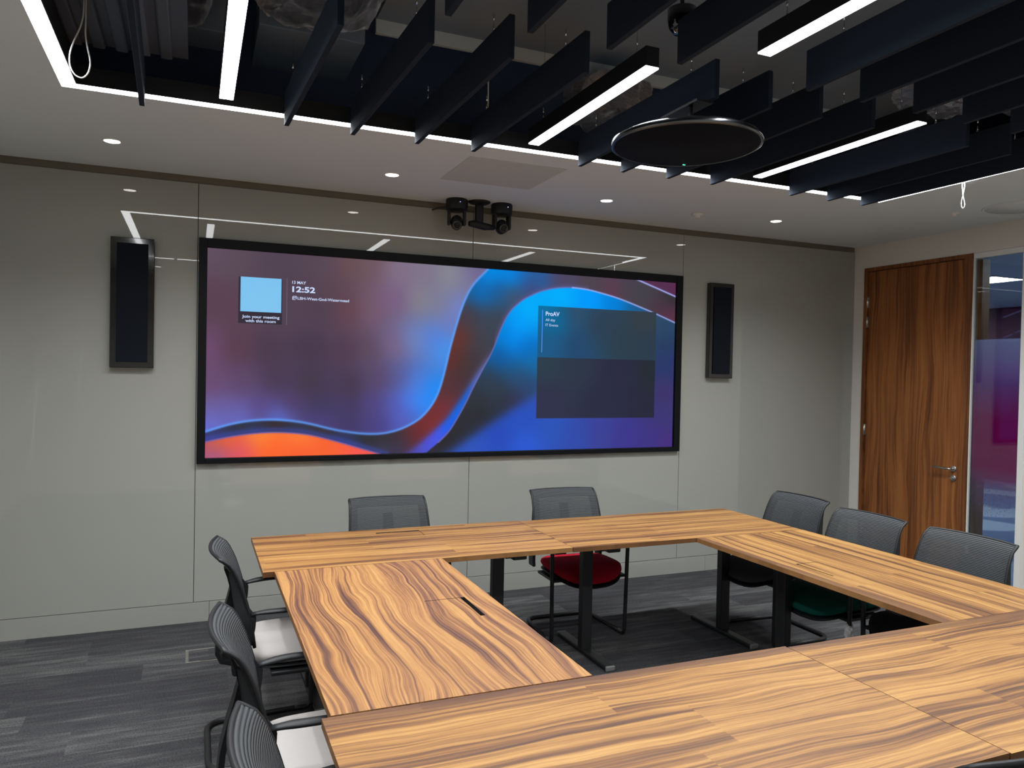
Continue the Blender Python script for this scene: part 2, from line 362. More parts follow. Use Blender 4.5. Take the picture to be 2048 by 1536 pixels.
# the open office seen through the glass
M['off_wall'] = mat('office maroon wall', lin(84, 40, 66), .8); M['off_ceil'] = mat('office ceiling', lin(190, 200, 212), .8); M['off_floor'] = mat('office carpet', lin(84, 104, 140), .9)
m = M['off_floor']; o = objxyz(m); n_ = noise(m, comb(m, mathn(m, 'MULTIPLY', o[0], .7), mathn(m, 'MULTIPLY', o[1], .7)), 1, 1); r = ramp(m, [(.46, lin(80, 104, 146)), (.5, lin(150, 166, 190))]); L(m, n_, r.inputs[0]); L(m, r.outputs[0], bsdf(m).inputs['Base Color'])
struct('trim_2', box(XR+TH, 12.6, 1.5, 11.0, -.08, 0), M['off_floor'])
struct('trim_3', box(XR+TH, 12.6, 1.5, 11.0, 2.92, 2.99), M['off_ceil'])
bm = bmesh.new(); B(bm, 12.5, 12.6, 1.5, 11, 0, 2.92); B(bm, XR+TH, 12.6, 11, 11.1, 0, 2.92); B(bm, XR+TH, 12.6, 1.4, 1.5, 0, 2.92); B(bm, XR+.02, XR+TH, 5.4, 11, 0, 2.92)
struct('wall_office', bm, M['off_wall'])
M['off_lamp'] = mat('office lamp', (1, 1, 1), .5, emit=38, ecol=(.86, .93, 1, 1))
for i, (x, y) in enumerate(((8.9, 6.3), (11.0, 9.3), (8.2, 8.9), (7.6, 3.4))):  # last one is added out of view to light the film from behind
    t = thing('office_ceiling_light', ['cool white recessed office ceiling light nearest the glass side panel', 'cool white recessed ceiling light deeper in the office beyond the glass', 'cool white recessed office light furthest to the left behind the door wall', 'added unseen cool white light beyond the glass side panel, lighting the film'][i], 'ceiling light', (x, y, 2.92), 0, 'office lights beyond the glass')
    bm = bmesh.new(); s = .3
    for a in ((-s, s, -s, -s+.03), (-s, s, s-.03, s), (-s, -s+.03, -s+.03, s-.03), (s-.03, s, -s+.03, s-.03)): B(bm, *a, -.012, 0)
    obj('light_frame', bm, M['white_pl'], t); obj('diffuser', box(-s+.03, s-.03, -s+.03, s-.03, -.008, 0), M['off_lamp'], t)

# ---------------------------------------------------------------- ceiling fittings
t = thing('border_light', 'continuous white linear light framing the open ceiling recess', 'linear light', (0, 0, CZ)); SW = .062
for a in ((OX0, OX1, OY1-SW, OY1), (OX0, OX1, OY0, OY0+SW), (OX0, OX0+SW, OY0+SW, OY1-SW), (OX1-SW, OX1, OY0+SW, OY1-SW)):
    bm = box(*a, .0005, .05)
    for f in bm.faces: f.material_index = 0 if f.calc_center_median().z < .002 else 1
    obj('light_strip', bm, [M['strip'], M['black']], t)
bm = bmesh.new(); e = .004
for a in ((OX0+SW, OX1-SW, OY1-SW-e, OY1-SW), (OX0+SW, OX1-SW, OY0+SW, OY0+SW+e), (OX0+SW, OX0+SW+e, OY0+SW+e, OY1-SW-e), (OX1-SW-e, OX1-SW, OY0+SW+e, OY1-SW-e)): B(bm, *a, 0, .08)
obj('profile', bm, M['black'], t)

def lamp(name, x0, x1, y0, y1, z, rad, parent):
    ld = bpy.data.lights.new(name, 'AREA'); ld.shape = 'RECTANGLE'; ld.size = x1-x0; ld.size_y = y1-y0
    ld.energy = rad*PI*(x1-x0)*(y1-y0); ld.color = (.96, .985, 1); ld.spread = math.radians(SPREAD)
    o = bpy.data.objects.new(name, ld); C.objects.link(o); o.location = ((x0+x1)/2, (y0+y1)/2, z); o.parent = parent; return o
for a in ((OX0, OX1, OY1-SW, OY1), (OX0, OX1, OY0, OY0+SW), (OX0, OX0+SW, OY0+SW, OY1-SW), (OX1-SW, OX1, OY0+SW, OY1-SW)): lamp('lamp', *a, -.001, STRIP_L, t)
def wires(bm_w, bm_h, x, y, z0, z1):
    tube(bm_w, [(x, y, z0+.03), (x, y, z1)],   .0007, 5)
    tube(bm_h, [(x, y, z0-.002), (x, y, z0+.012)], .006, 8); tube(bm_h, [(x, y, z0+.012), (x, y, z0+.035)], .003, 8); tube(bm_h, [(x, y, z0+.05), (x, y, z0+.075)], .0035, 8)
FZ0, FZ1 = 2.85, 3.012
def make_baffle(zw=.64):
    t = thing('ceiling_baffle', '', 'acoustic baffle', (0, 0, 0), 0, 'black acoustic baffles hung in the ceiling recess')
    obj('felt_panel', box(-.0115, .0115, -.60, .60, 0, FZ1-FZ0, bev=.0015, seg=1), M['fin'], t)
    for y in (-.42, .42):
        a, b_ = bmesh.new(), bmesh.new(); wires(a, b_, 0, y, FZ1-FZ0, zw)
        w_ = obj('hanging_wire', a, M['black'], t); obj('wire_gripper', b_, M['chrome'], w_)
    return t
ORD = ['first', 'second', 'third', 'fourth', 'fifth', 'sixth', 'seventh', 'eighth', 'ninth', 'tenth', 'eleventh', 'twelfth', 'thirteenth']
row1 = [(-.228, -.200), (.398, .445), (.715, .764), (1.045, 1.072), (1.352, 1.388), (1.990, 2.003), (2.267, 2.285), (2.578, 2.572), (2.894, 2.89), (3.512, 3.525), (3.829, 3.84), (4.128, 4.14)]
row2 = [-.20, .445, .755, 1.05, 1.36, 1.662, 2.285, 2.577, 2.89, 3.20, 3.525, 3.84, 4.14]
prot = make_baffle(.22); first = True
for i, (a, b_) in enumerate(row1):
    lab = 'thin black felt baffle in the row nearest the screen wall, %s from the left' % ORD[i]
    loc = ((a+b_)/2, 3.217, FZ0); rz = math.atan2(a-b_, 1.2)*-1
    if first: prot.location = loc; prot.rotation_euler = (0, 0, rz); prot['label'] = lab; first = False
    elif i in (1, 2): p_ = make_baffle(.35); p_.location = loc; p_.rotation_euler = (0, 0, rz); p_['label'] = lab
    else: dup(prot, loc, rz, lab)
for i, a in enumerate(row2):
    dup(prot, (a, 1.80, FZ0), 0, 'thin black felt baffle in the row further from the screen wall, %s from the left' % ORD[i])

def make_pendant():
    t = thing('pendant_light', '', 'linear light', (0, 0, 0), 0, 'black linear pendant lights among the baffles')
    bm = bmesh.new(); Wd, Hh, Ln = .031, .082, .5675
    B(bm, -Wd, Wd, -Ln, Ln, .004, Hh, bev=.001, seg=1); obj('housing', bm, M['black_matte'], t)
    obj('light_strip', box(-Wd+.0015, Wd-.0015, -Ln+.0015, Ln-.0015, -.002, .004), M['pendant'], t)
    lamp('lamp', -Wd+.002, Wd-.002, -Ln+.002, Ln-.002, -.003, PEND_L, t)
    for y in (-.45, .45):
        a, b_ = bmesh.new(), bmesh.new(); wires(a, b_, 0, y, Hh, .59); w_ = obj('hanging_wire', a, M['black'], t); obj('wire_gripper', b_, M['chrome'], w_)
    return t
pl = [(.122, 3.135, 'lit black linear pendant light at the left, crossing the foil ducts', .0), (1.655, 3.14, 'lit black linear pendant light in the middle, just left of the black ceiling disc', 0),
      (3.15, 3.14, 'lit black linear pendant light to the right of the black ceiling disc', 0), (1.965, 1.725, 'lit black linear pendant light in the nearer row, running off the top edge', 0)]
pp = make_pendant()
for i, (x, y, lab, rz) in enumerate(pl):
    if i == 0: pp.location = (x, y, 2.9); pp['label'] = lab
    else: dup(pp, (x, y, 2.9), rz, lab)

def make_down():
    t = thing('downlight', '', 'downlight', (0, 0, 0), 0, 'small recessed downlights')
    bm = bmesh.new(); lathe(bm, [(.040, .012), (.040, -.001), (.047, -.004), (.05, 0), (.05, .012)], 36); obj('trim_ring', bm, M['white_pl'], t)
    bm = bmesh.new(); lathe(bm, [(0, -.002), (.0395, -.002), (.0395, 0), (0, 0)], 32); obj('lens', bm, M['down'], t); return t
dn = make_down(); dn.location = (-.43, 4.735, CZ); dn['label'] = 'round recessed downlight furthest left along the screen wall'
for x, y, lab in ((1.14, 4.735, 'round recessed downlight second from the left, left of the access panel'), (2.69, 4.735, 'round recessed downlight to the right of the ceiling cameras'), (4.22, 4.735, 'round recessed downlight furthest right, nearest the door'),
                  (-.43, .23, 'round recessed downlight behind the camera, leftmost'), (1.14, .23, 'round recessed downlight behind the camera, second from left'), (2.69, .23, 'round recessed downlight behind the camera, third from left'), (4.22, .23, 'round recessed downlight behind the camera, rightmost')):
    dup(dn, (x, y, CZ), 0, lab)
o = obj('ceiling_access_panel', box(-.31, .31, -.285, .285, -.003, 0, bev=.001, seg=1), M['hatch_paint'], loc=(1.752, 4.40, CZ)); tag(o, 'flat square access panel in the ceiling above the screen', 'access panel')
bm = bmesh.new(); lathe(bm, [(0, -.03), (.02, -.03), (.024, -.012), (.045, -.01), (.05, 0), (0, 0)], 30); o = obj('smoke_detector', bm, M['white_pl'], loc=(3.52, 4.80, CZ)); tag(o, 'small white round sensor on the ceiling between the two right downlights', 'sensor')
bm = bmesh.new(); lathe(bm, [(0, -.022), (.016, -.022), (.02, -.008), (.035, -.006), (.036, 0), (0, 0)], 26); o = obj('ceiling_sensor', bm, M['white_pl'], loc=(5.125, 3.90, CZ)); tag(o, 'tiny white sensor on the ceiling above the wooden door', 'sensor')
t = thing('ceiling_speaker', 'round flush white ceiling speaker at the right edge', 'speaker', (5.36, 3.55, CZ))
bm = bmesh.new(); lathe(bm, [(.232, 0), (.232, -.004), (.244, -.005), (.25, 0)], 48); obj('trim_ring', bm, M['ceiling'], t)
bm = bmesh.new(); lathe(bm, [(0, -.003), (.231, -.003), (.231, 0), (0, 0)], 48); obj('grille', bm, M['ceiling'], t)
# looped cables
bm = bmesh.new(); P = [(-.395, 3.3, 3.25), (-.40, 3.3, 3.0), (-.41, 3.3, 2.955), (-.432, 3.3, 2.90), (-.446, 3.3, 2.845), (-.443, 3.3, 2.80), (-.425, 3.3, 2.772), (-.402, 3.3, 2.765), (-.383, 3.3, 2.785), (-.373, 3.3, 2.83), (-.385, 3.3, 2.88), (-.393, 3.3, 2.93), (-.392, 3.3, 2.97), (-.392, 3.3, 3.25)]
tube(bm, arcpts(P, .03, 4), .0028, 8); o = obj('looped_cable', bm, M['white_pl']); tag(o, 'white cable hanging in a loop from the ribbed ceiling panel at top left', 'cable')
bm = bmesh.new(); P = [(4.36, 3.262, 2.96), (4.37, 3.256, 2.89), (4.37, 3.268, 2.83), (4.37, 3.278, 2.79), (4.37, 3.276, 2.765), (4.37, 3.264, 2.748), (4.37, 3.253, 2.765), (4.37, 3.256, 2.79), (4.37, 3.268, 2.83), (4.368, 3.272, 2.89), (4.36, 3.27, 2.96)]
tube(bm, arcpts(P, .02, 3), .0022, 8); o = obj('looped_cable', bm, M['white_pl']); tag(o, 'thin white looped cable hanging beside the right border light', 'cable')

# ribbed panel, soffit, foil ducts in the void
bm = bmesh.new(); B(bm, -.53, -.04, 1.3, 3.84, 3.10, 3.14)
for k in range(5): B(bm, -.515+k*.09, -.465+k*.09, 1.3, 3.82, 3.075, 3.10, bev=.008)
o = obj('ribbed_grille_panel', bm, mat('charcoal ribbed metal', lin(76, 84, 98), .6)); tag(o, 'charcoal ribbed air grille panel above the left border light', 'air grille')
bm = bmesh.new(); B(bm, .85, 5.0, .6, 3.93, 3.50, 3.80); o = obj('soffit_duct', bm, M['slab']); tag(o, 'wide grey flat bottomed duct above the baffles', 'duct')
bm = bmesh.new(); B(bm, .85, 5.0, 3.935, 3.96, 3.432, 3.55); f_ = obj('duct_flange', bm, M['ceiling'], o)
def foilduct(name, x0, x1, y0, y1, z0, z1, lab, seed):
    bm = bmesh.new(); B(bm, x0, x1, y0, y1, z0, z1); bmesh.ops.subdivide_edges(bm, edges=bm.edges[:], cuts=22, use_grid_fill=True)
    rnd = random.Random(seed); cx, cz = (x0+x1)/2, (z0+z1)/2; hx, hz, hy = (x1-x0)/2, (z1-z0)/2, (y1-y0)/2; cy = (y0+y1)/2
    ph = [rnd.uniform(0, 6) for _ in range(12)]
    for v in bm.verts:
        a, b_, c_ = (v.co.x-cx)/hx, (v.co.z-cz)/hz, (v.co.y-cy)/hy
        k = 1/max(1.0, (abs(a)**4+abs(b_)**4+abs(c_)**6)**.25); x, z, y = a*k*hx, b_*k*hz, c_*k*hy
        d = .012*(math.sin(40*x+9*y+ph[0])+math.sin(23*y+31*z+ph[1])+math.sin(57*x-33*y+ph[2])*.6+math.sin(71*y+ph[3]+20*x)*.5)+rnd.uniform(-.006, .006)
        q = Vector((x, y, z)); n = q.normalized() if q.length > 0 else q
        v.co = Vector((cx+x, cy+y, cz+z))+n*d
    for f in bm.faces: f.smooth = True
    o = obj(name, bm, M['foil']); return tag(o, lab, 'duct', 'foil wrapped ducts in the ceiling void')
foilduct('foil_duct', -.19, .06, 2.3, 3.93, 3.22, 3.55, 'crumpled silver foil wrapped duct between the ribbed panel and the left pendant light', 1)
foilduct('foil_duct', .21, .76, 2.2, 3.78, 3.24, 3.62, 'larger crumpled silver foil wrapped duct right of the left pendant light', 2)
foilduct('foil_duct', 2.02, 2.42, 3.72, 4.15, 3.16, 3.40, 'short foil wrapped duct above the middle pendant light', 3)
foilduct('foil_duct', 3.55, 4.1, 2.75, 3.15, 3.2, 3.42, 'foil wrapped duct glimpsed between baffles at the right', 4)
foilduct('foil_duct', 4.2, 4.8, 2.6, 3.0, 3.2, 3.42, 'foil wrapped duct at the far right of the recess', 5)
bm = bmesh.new(); B(bm, .27, .78, 3.86, 4.42, 3.33, 3.5, bev=.005); o = obj('duct_box', bm, M['slab']); tag(o, 'pale grey metal box behind the foil ducts', 'duct box')
bm = bmesh.new(); B(bm, -.14, .16, 3.96, 4.2, 3.30, 3.5, bev=.005); o = obj('duct_box', bm, M['slab']); tag(o, 'small pale grey metal box behind the smaller foil duct', 'duct box')
t = thing('pipe_hanger', 'grey threaded pipe drop and clamp hanging above the baffles', 'pipe', (1.50, 4.0, 3.0))
bm = bmesh.new(); tube(bm, [(0, 0, 0), (0, 0, .11)], .017, 14); obj('pipe', bm, M['grey_cap'], t)
bm = bmesh.new(); tube(bm, [(0, 0, .11), (0, 0, 1.04)], .007, 8); tube(bm, [(-.02, 0, .13), (.12, 0, .13)], .006, 8); obj('rod', bm, M['steel'], t)

# round ceiling microphone
t = thing('ceiling_microphone', 'round black disc microphone hung below the baffles with a green light', 'microphone', (1.928, 2.722, 2.665)); R = .3165
bm = bmesh.new(); lathe(bm, [(0, 0), (R-.012, 0), (R-.010, .004), (R-.010, .02), (0, .02)], 96); obj('grille', bm, M['grille'], t)
bm = bmesh.new(); lathe(bm, [(R-.011, .001), (R-.006, -.002), (R, .002), (R, .020), (R-.012, .026), (R-.02, .020)], 96); obj('rim', bm, mat('satin dark rim', lin(105, 107, 110), .22, metal=1), t)
bm = bmesh.new(); lathe(bm, [(R-.018, .024), (R-.03, .036), (.12, .045), (0, .045)], 64); obj('housing', bm, M['black_gloss'], t)
bm = bmesh.new(); lathe(bm, [(0, .045), (.02, .045), (.02, .075), (0, .075)], 24); o = obj('mount_collar', bm, M['white_pl'], t)
bm = bmesh.new(); tube(bm, [(.02, .0, .075), (.02, 0, .176)], .01, 12); obj('suspension_pole', bm, M['black'], t); obj('mount_rail', box(.0, .085, -.07, .20, .174, .184), M['black'], t)
bm = bmesh.new(); tube(bm, arcpts([(.02, -.02, .045), (.03, -.03, .10), (.09, -.05, .10), (.10, -.05, .045)], .05), .003, 8); obj('data_cable', bm, M['grey_cap'], t)
bm = bmesh.new(); a = math.atan2(2.722, 1.928-.1); B(bm, -.006, .006, -.002, .002, -.0015, .001); bmesh.ops.translate(bm, verts=bm.verts, vec=(math.cos(a)*(R-.03), math.sin(a)*(R-.03), 0))
obj('status_light', bm, mat('green led', (0, .3, .15), .4, emit=6, ecol=(.05, .9, .4, 1)), t)
# dark security dome on a baffle
t = thing('dome_camera', 'small dark dome camera beside a baffle near the top of the recess', 'camera', (1.70, 2.445, 3.03))
bm = bmesh.new(); lathe(bm, [(0, -.045), (.03, -.04), (.048, -.018), (.055, .012), (.055, .05), (0, .05)], 28); obj('housing', bm, M['black_gloss'], t)
bm = bmesh.new(); lathe(bm, [(0, -.006), (.012, -.006), (.012, .006), (0, .006)], 18); obj('lens', bm, M['grey_cap'], t, loc=(-.018, -.022, -.043)); bm = bmesh.new(); tube(bm, [(0, 0, .05), (0, 0, .462)], .008, 8); obj('drop_rod', bm, M['black'], t)

# pan tilt cameras and bracket at the screen wall
def ptz(lab, x, y, tilt, yaw):
    t = thing('conference_camera', lab, 'camera', (x, y, CZ), yaw, 'ceiling hung conference cameras')
    bm = bmesh.new(); lathe(bm, [(0, 0), (.075, 0), (.079, -.006), (.079, -.05), (.076, -.075), (.05, -.088), (0, -.088)], 40); obj('base', bm, M['black_matte'], t, smooth=40)
    for s in (-1, 1):
        bm = bmesh.new(); B(bm, s*.055-.011, s*.055+.011, -.03, .03, -.185, -.07, bev=.008, seg=3); obj('yoke_arm', bm, M['black_matte'], t)
    bm = bmesh.new(); bmesh.ops.create_uvsphere(bm, u_segments=28, v_segments=18, radius=.044)
    for v in bm.verts:
        v.co.z *= 1.25
        if v.co.y < -.02: v.co.y *= 1.3
    for f in bm.faces: f.smooth = True
    h_ = obj('camera_head', bm, M['black_matte'], t, loc=(0, 0, -.165), rot=(tilt, 0, 0))
    bm = bmesh.new(); lathe(bm, [(0, 0), (.018, .002), (.022, .012), (.033, .014), (.035, -.02), (0, -.02)], 30); ln = obj('lens', bm, M['black_gloss'], h_, loc=(0, -.045, 0), rot=(PI/2, 0, 0))
    bm = bmesh.new(); lathe(bm, [(0, -.003), (.0018, -.003), (.0018, .003), (0, .003)], 8); obj('status_light', bm, mat('blue led', (0, 0, .4), .3, emit=6, ecol=(.35, .4, 1, 1)), t, loc=(.018, -.079, -.032), rot=(PI/2, 0, 0))
    return t
c1_ = ptz('black pan tilt camera on the ceiling above the screen, left of the bracket', 1.728, 5.2, .55, -.25)
bm = bmesh.new(); tube(bm, [(-.075, .01, -.055), (-.12, .06, -.05), (-.18, .15, -.055)], .006, 8); obj('power_cable', bm, M['black'], c1_)
ptz('black pan tilt camera on the ceiling above the screen, right of the bracket', 2.075, 5.2, .35, .0)
t = thing('ceiling_bracket', 'black ceiling bracket with round plate and short bar between two cameras', 'bracket', (1.895, 5.19, CZ))
bm = bmesh.new(); lathe(bm, [(0, 0), (.078, 0), (.082, -.005), (.070, -.014), (.03, -.024), (0, -.024)], 36); obj('ceiling_plate', bm, M['black_matte'], t)
bm = bmesh.new(); B(bm, -.028, .024, -.02, .02, -.155, -.02, bev=.008); B(bm, .024, .03, -.012, .012, -.15, -.02); obj('post', bm, M['black_matte'], t)
bm = bmesh.new(); tube(bm, [(-.08, -.01, -.168), (-.05, -.01, -.165), (.04, -.01, -.178), (.115, -.01, -.18)], [.018, .026, .027, .018], 16); obj('cross_bar', bm, M['black_matte'], t)

# ---------------------------------------------------------------- screen
CURVES={'c1': [(0.043, 1.239), (0.088, 1.253), (0.236, 1.301), (0.393, 1.325), (0.554, 1.325), (0.72, 1.302), (0.889, 1.255), (1.021, 1.231), (1.145, 1.217), (1.271, 1.22), (1.401, 1.253), (1.531, 1.322), (1.616, 1.416), (1.668, 1.512), (1.699, 1.61), (1.731, 1.742), (1.751, 1.839), (1.802, 2.03), (1.853, 2.194), (1.92, 2.33), (2.034, 2.443), (2.093, 2.511)], 'c2': [(0.043, 1.177), (0.089, 1.192), (0.289, 1.231), (0.501, 1.248), (0.721, 1.231), (0.89, 1.186), (1.022, 1.146), (1.211, 1.088), (1.292, 1.06)], 'c3': [(1.534, 1.043), (1.589, 1.086), (1.668, 1.15), (1.755, 1.233), (1.815, 1.33), (1.882, 1.448), (1.935, 1.561), (2.003, 1.688), (2.093, 1.849), (2.141, 1.989), (2.209, 2.133), (2.295, 2.218), (2.375, 2.27), (2.515, 2.332), (2.695, 2.364), (2.88, 2.358), (3.032, 2.331), (3.186, 2.299), (3.343, 2.252), (3.507, 2.202), (3.723, 2.128), (3.805, 2.097)], 'c4': [(3.304, 2.478), (3.404, 2.447), (3.725, 2.347), (3.825, 2.314)], 'cs': [(1.348, 1.015), (1.439, 1.085), (1.513, 1.138), (1.588, 1.199), (1.663, 1.265), (1.732, 1.327), (1.804, 1.424), (1.873, 1.525), (1.938, 1.627), (2.008, 1.733), (2.086, 1.868)], 'cl': [(1.687, 1.042), (1.783, 1.096), (1.958, 1.213), (2.159, 1.336), (2.323, 1.439), (2.469, 1.517), (2.929, 1.693), (3.886, 1.944)]}
SPOTS={'A':[(0.09,2.45,98,80,98),(0.24,2.39,92,76,90),(0.53,2.38,82,68,84),(0.8,2.4,88,72,86),(1.0,2.41,105,78,84),(1.14,2.42,112,88,96),(1.36,2.39,130,112,135),(1.55,2.4,128,118,140),(1.74,2.39,135,135,145),(1.9,2.37,125,120,155),(1.95,2.41,110,100,140),(0.09,2.12,92,66,82),(0.28,2.06,92,66,80),(0.54,2.01,82,66,82),(0.8,2.09,80,64,80),(1.01,2.1,100,68,78),(1.15,2.11,118,90,110),(1.33,2.19,122,95,130),(1.51,2.2,132,128,140),(1.67,2.17,125,125,150),(1.74,2.06,110,125,190),(1.82,2.14,115,130,200),(0.1,1.79,110,75,110),(0.25,1.8,90,62,78),(0.47,1.8,75,58,76),(0.74,1.81,72,56,76),(0.98,1.82,82,60,80),(1.15,1.82,95,75,95),(1.33,1.86,120,100,135),(1.48,1.9,110,130,190),(1.63,1.91,85,130,220),(1.71,1.84,70,145,235),(0.1,1.56,108,76,112),(0.29,1.56,95,72,105),(0.51,1.6,75,58,80),(0.74,1.57,68,56,72),(1.02,1.57,72,56,75),(1.23,1.61,90,72,105),(1.37,1.61,90,90,150),(1.49,1.58,80,125,220),(1.64,1.54,30,140,245),(0.1,1.4,108,98,160),(0.26,1.4,106,92,160),(0.41,1.4,90,72,130),(0.61,1.43,80,62,105),(0.81,1.43,65,58,90),(1.02,1.43,68,58,95),(1.2,1.43,82,70,130),(1.34,1.43,85,90,180),(1.45,1.47,75,125,235),(1.56,1.47,45,140,250),(0.1,1.3,105,110,210),(0.29,1.35,100,110,200),(0.54,1.34,95,110,210),(0.81,1.31,75,65,125),(1.02,1.29,68,58,105),(1.23,1.29,75,65,130),(1.38,1.32,85,95,190),(0.87,2.23,90,70,82),(0.66,2.22,82,66,82),(0.4,2.2,86,70,86)],'B':[(2.07,2.42,0,140,235),(2.22,2.41,0,140,240),(1.98,2.26,15,105,180),(2.14,2.31,30,90,150),(2.3,2.39,20,110,190),(2.47,2.4,40,95,160),(2.39,2.34,70,70,120),(2.26,2.28,70,80,100),(2.64,2.42,80,70,100),(2.91,2.41,78,68,80),(3.24,2.35,72,66,78),(3.58,2.23,75,55,68),(3.43,2.34,68,66,76),(3.7,2.32,50,50,55),(3.68,2.19,95,50,75),(3.14,2.33,95,60,80),(1.9,2.11,70,60,70),(2.02,2.07,60,70,85),(2.14,2.08,62,68,80),(1.83,1.92,105,50,45),(1.94,1.88,65,62,68),(2.06,1.92,62,65,80),(1.77,1.77,100,48,42),(1.87,1.73,68,52,55),(1.99,1.73,65,58,68),(1.7,1.58,85,52,55),(1.79,1.54,82,50,58),(1.89,1.62,68,52,60),(1.62,1.39,110,48,52),(1.72,1.41,118,50,58),(1.57,1.27,120,48,50),(1.64,1.28,128,48,48),(1.51,1.21,100,45,50),(1.31,1.2,55,48,52),(1.16,1.18,48,46,50),(1.09,1.22,46,48,50),(1.35,1.12,60,55,80),(1.24,1.11,60,60,85),(0.81,1.24,58,48,55),(0.51,1.29,55,45,48),(0.29,1.28,45,48,52),(0.13,1.26,45,52,70),(0.13,1.22,70,65,150),(0.35,1.25,50,60,105),(0.68,1.25,52,56,80),(1.02,1.17,50,60,120)],'S':[(2.06,1.79,110,105,150),(1.97,1.66,90,110,200),(1.87,1.47,25,100,220),(1.8,1.38,20,105,230),(1.72,1.28,30,95,235),(1.65,1.21,80,85,235),(1.59,1.16,75,85,220),(1.51,1.11,80,80,190),(1.46,1.09,75,70,150)],'D1':[(2.65,2.3,0,175,255),(2.39,2.17,0,175,255),(2.31,2.05,0,160,255),(2.27,1.93,0,140,240),(2.91,2.27,0,155,255),(3.15,2.24,0,130,220),(3.33,2.21,25,95,150),(2.19,1.93,0,130,220),(2.15,1.81,15,90,160),(2.36,1.86,0,110,200),(2.4,1.78,20,110,170),(2.07,1.62,48,62,80),(2.32,1.66,40,80,120),(2.36,1.59,45,70,110),(1.95,1.47,48,52,60),(2.16,1.51,48,58,70),(1.84,1.32,45,45,52),(1.72,1.17,44,42,46),(1.65,1.1,46,42,50),(2.0,1.36,44,44,52),(2.2,1.43,45,50,62),(2.28,1.45,55,50,80),(3.48,2.14,50,75,100),(3.66,2.06,42,70,100),(3.66,1.94,40,60,95),(3.67,1.73,42,55,105),(3.67,1.56,62,52,105)],'D2':[(1.92,1.09,48,85,190),(2.16,1.2,40,75,185),(2.33,1.32,40,80,190),(2.45,1.47,50,80,180),(2.45,1.39,40,80,185),(2.37,1.12,45,90,210),(2.58,1.24,45,85,185),(2.81,1.15,50,75,170),(3.03,1.19,60,65,150),(3.27,1.15,60,55,140),(3.51,1.14,62,52,130),(3.68,1.12,70,48,125),(3.68,1.35,60,55,115),(3.67,1.56,62,52,105),(3.67,1.73,42,55,105),(3.59,1.93,40,60,100)],'P1':[(2.5,2.18,10,115,165),(2.61,2.1,10,105,155),(2.78,2.15,45,80,110),(3.01,2.08,45,65,85),(2.57,1.94,30,90,135),(2.79,1.91,35,72,110),(3.25,1.96,45,62,75),(3.49,1.93,44,60,75),(3.43,2.14,52,62,70)],'P2':[(2.53,1.74,45,62,75),(2.79,1.71,45,55,72),(3.25,1.72,42,42,65),(3.49,1.72,36,44,52),(2.54,1.47,48,50,75),(3.03,1.47,42,45,68),(3.5,1.39,40,40,60)],'C':[(0.2,1.2,240,100,50),(0.42,1.22,255,135,55),(0.68,1.19,255,130,55),(0.88,1.15,250,100,50),(1.09,1.09,250,90,80),(0.14,1.15,190,90,80),(0.14,1.1,160,90,150),(0.29,1.11,225,85,100),(0.48,1.12,255,100,45),(0.68,1.12,250,90,50)],'E':[(3.62,2.39,85,50,80),(3.7,2.42,90,45,80)]}

SX0, SX1, SZ0, SZ1 = .074, 3.728, 1.081, 2.459
t = thing('display_screen', 'very wide wall screen showing a purple and blue ribbon wallpaper', 'screen', (0, D, 0))
FX0, FX1, FZa, FZb = .022, 3.787, 1.044, 2.52
bm = bmesh.new(); f0, f1 = -.034, 0
B(bm, FX0, SX0, f0, f1, FZa, FZb, bev=.003); B(bm, SX1, FX1, f0, f1, FZa, FZb, bev=.003)
B(bm, SX0, SX1, f0, f1, SZ1, FZb, bev=.003); B(bm, SX0, SX1, f0, f1, FZa, SZ0, bev=.003)
obj('bezel', bm, M['screen_frame'], t)
NX, NZ = 914, 345
gx, gz = np.meshgrid(np.linspace(SX0, SX1, NX), np.linspace(SZ0, SZ1, NZ))
def field(spots):
    cx_, cz_ = np.meshgrid(np.linspace(SX0, SX1, 184), np.linspace(SZ0, SZ1, 70))
    s = np.array(spots, float); num = np.zeros(cx_.shape+(3,)); den = np.zeros(cx_.shape)
    for x, z, r_, g_, b_ in s:
        w_ = 1/(((cx_-x)**2+(cz_-z)**2)+.0012)**1.7; num += w_[..., None]*np.array([r_, g_, b_]); den += w_
    f_ = num/den[..., None]; sg_ = 2.2; k_ = np.exp(-.5*(np.arange(-10, 11)/sg_)**2); k_ /= k_.sum()
    for ax_ in (0, 1):
        pad = [(0, 0)]*3; pad[ax_] = (10, 10); g_ = np.pad(f_, pad, mode='edge'); n_ = f_.shape[ax_]
        f_ = sum(k_[i]*(g_[i:i+n_] if ax_ == 0 else g_[:, i:i+n_]) for i in range(21))
    yi = np.linspace(0, f_.shape[0]-1, NZ); xi = np.linspace(0, f_.shape[1]-1, NX)
    y0 = np.minimum(yi.astype(int), f_.shape[0]-2); x0 = np.minimum(xi.astype(int), f_.shape[1]-2); ty = (yi-y0)[:, None, None]; tx = (xi-x0)[None, :, None]
    a00, a01, a10, a11 = f_[y0][:, x0], f_[y0][:, x0+1], f_[y0+1][:, x0], f_[y0+1][:, x0+1]
    return (a00*(1-tx)+a01*tx)*(1-ty)+(a10*(1-tx)+a11*tx)*ty
def smoothc(c):
    p = np.array(c)
    for _ in range(3):
        q = [p[0]]
        for a, b_ in zip(p[:-1], p[1:]): q += [a*.75+b_*.25, a*.25+b_*.75]
        q.append(p[-1]); p = np.array(q)
    return p
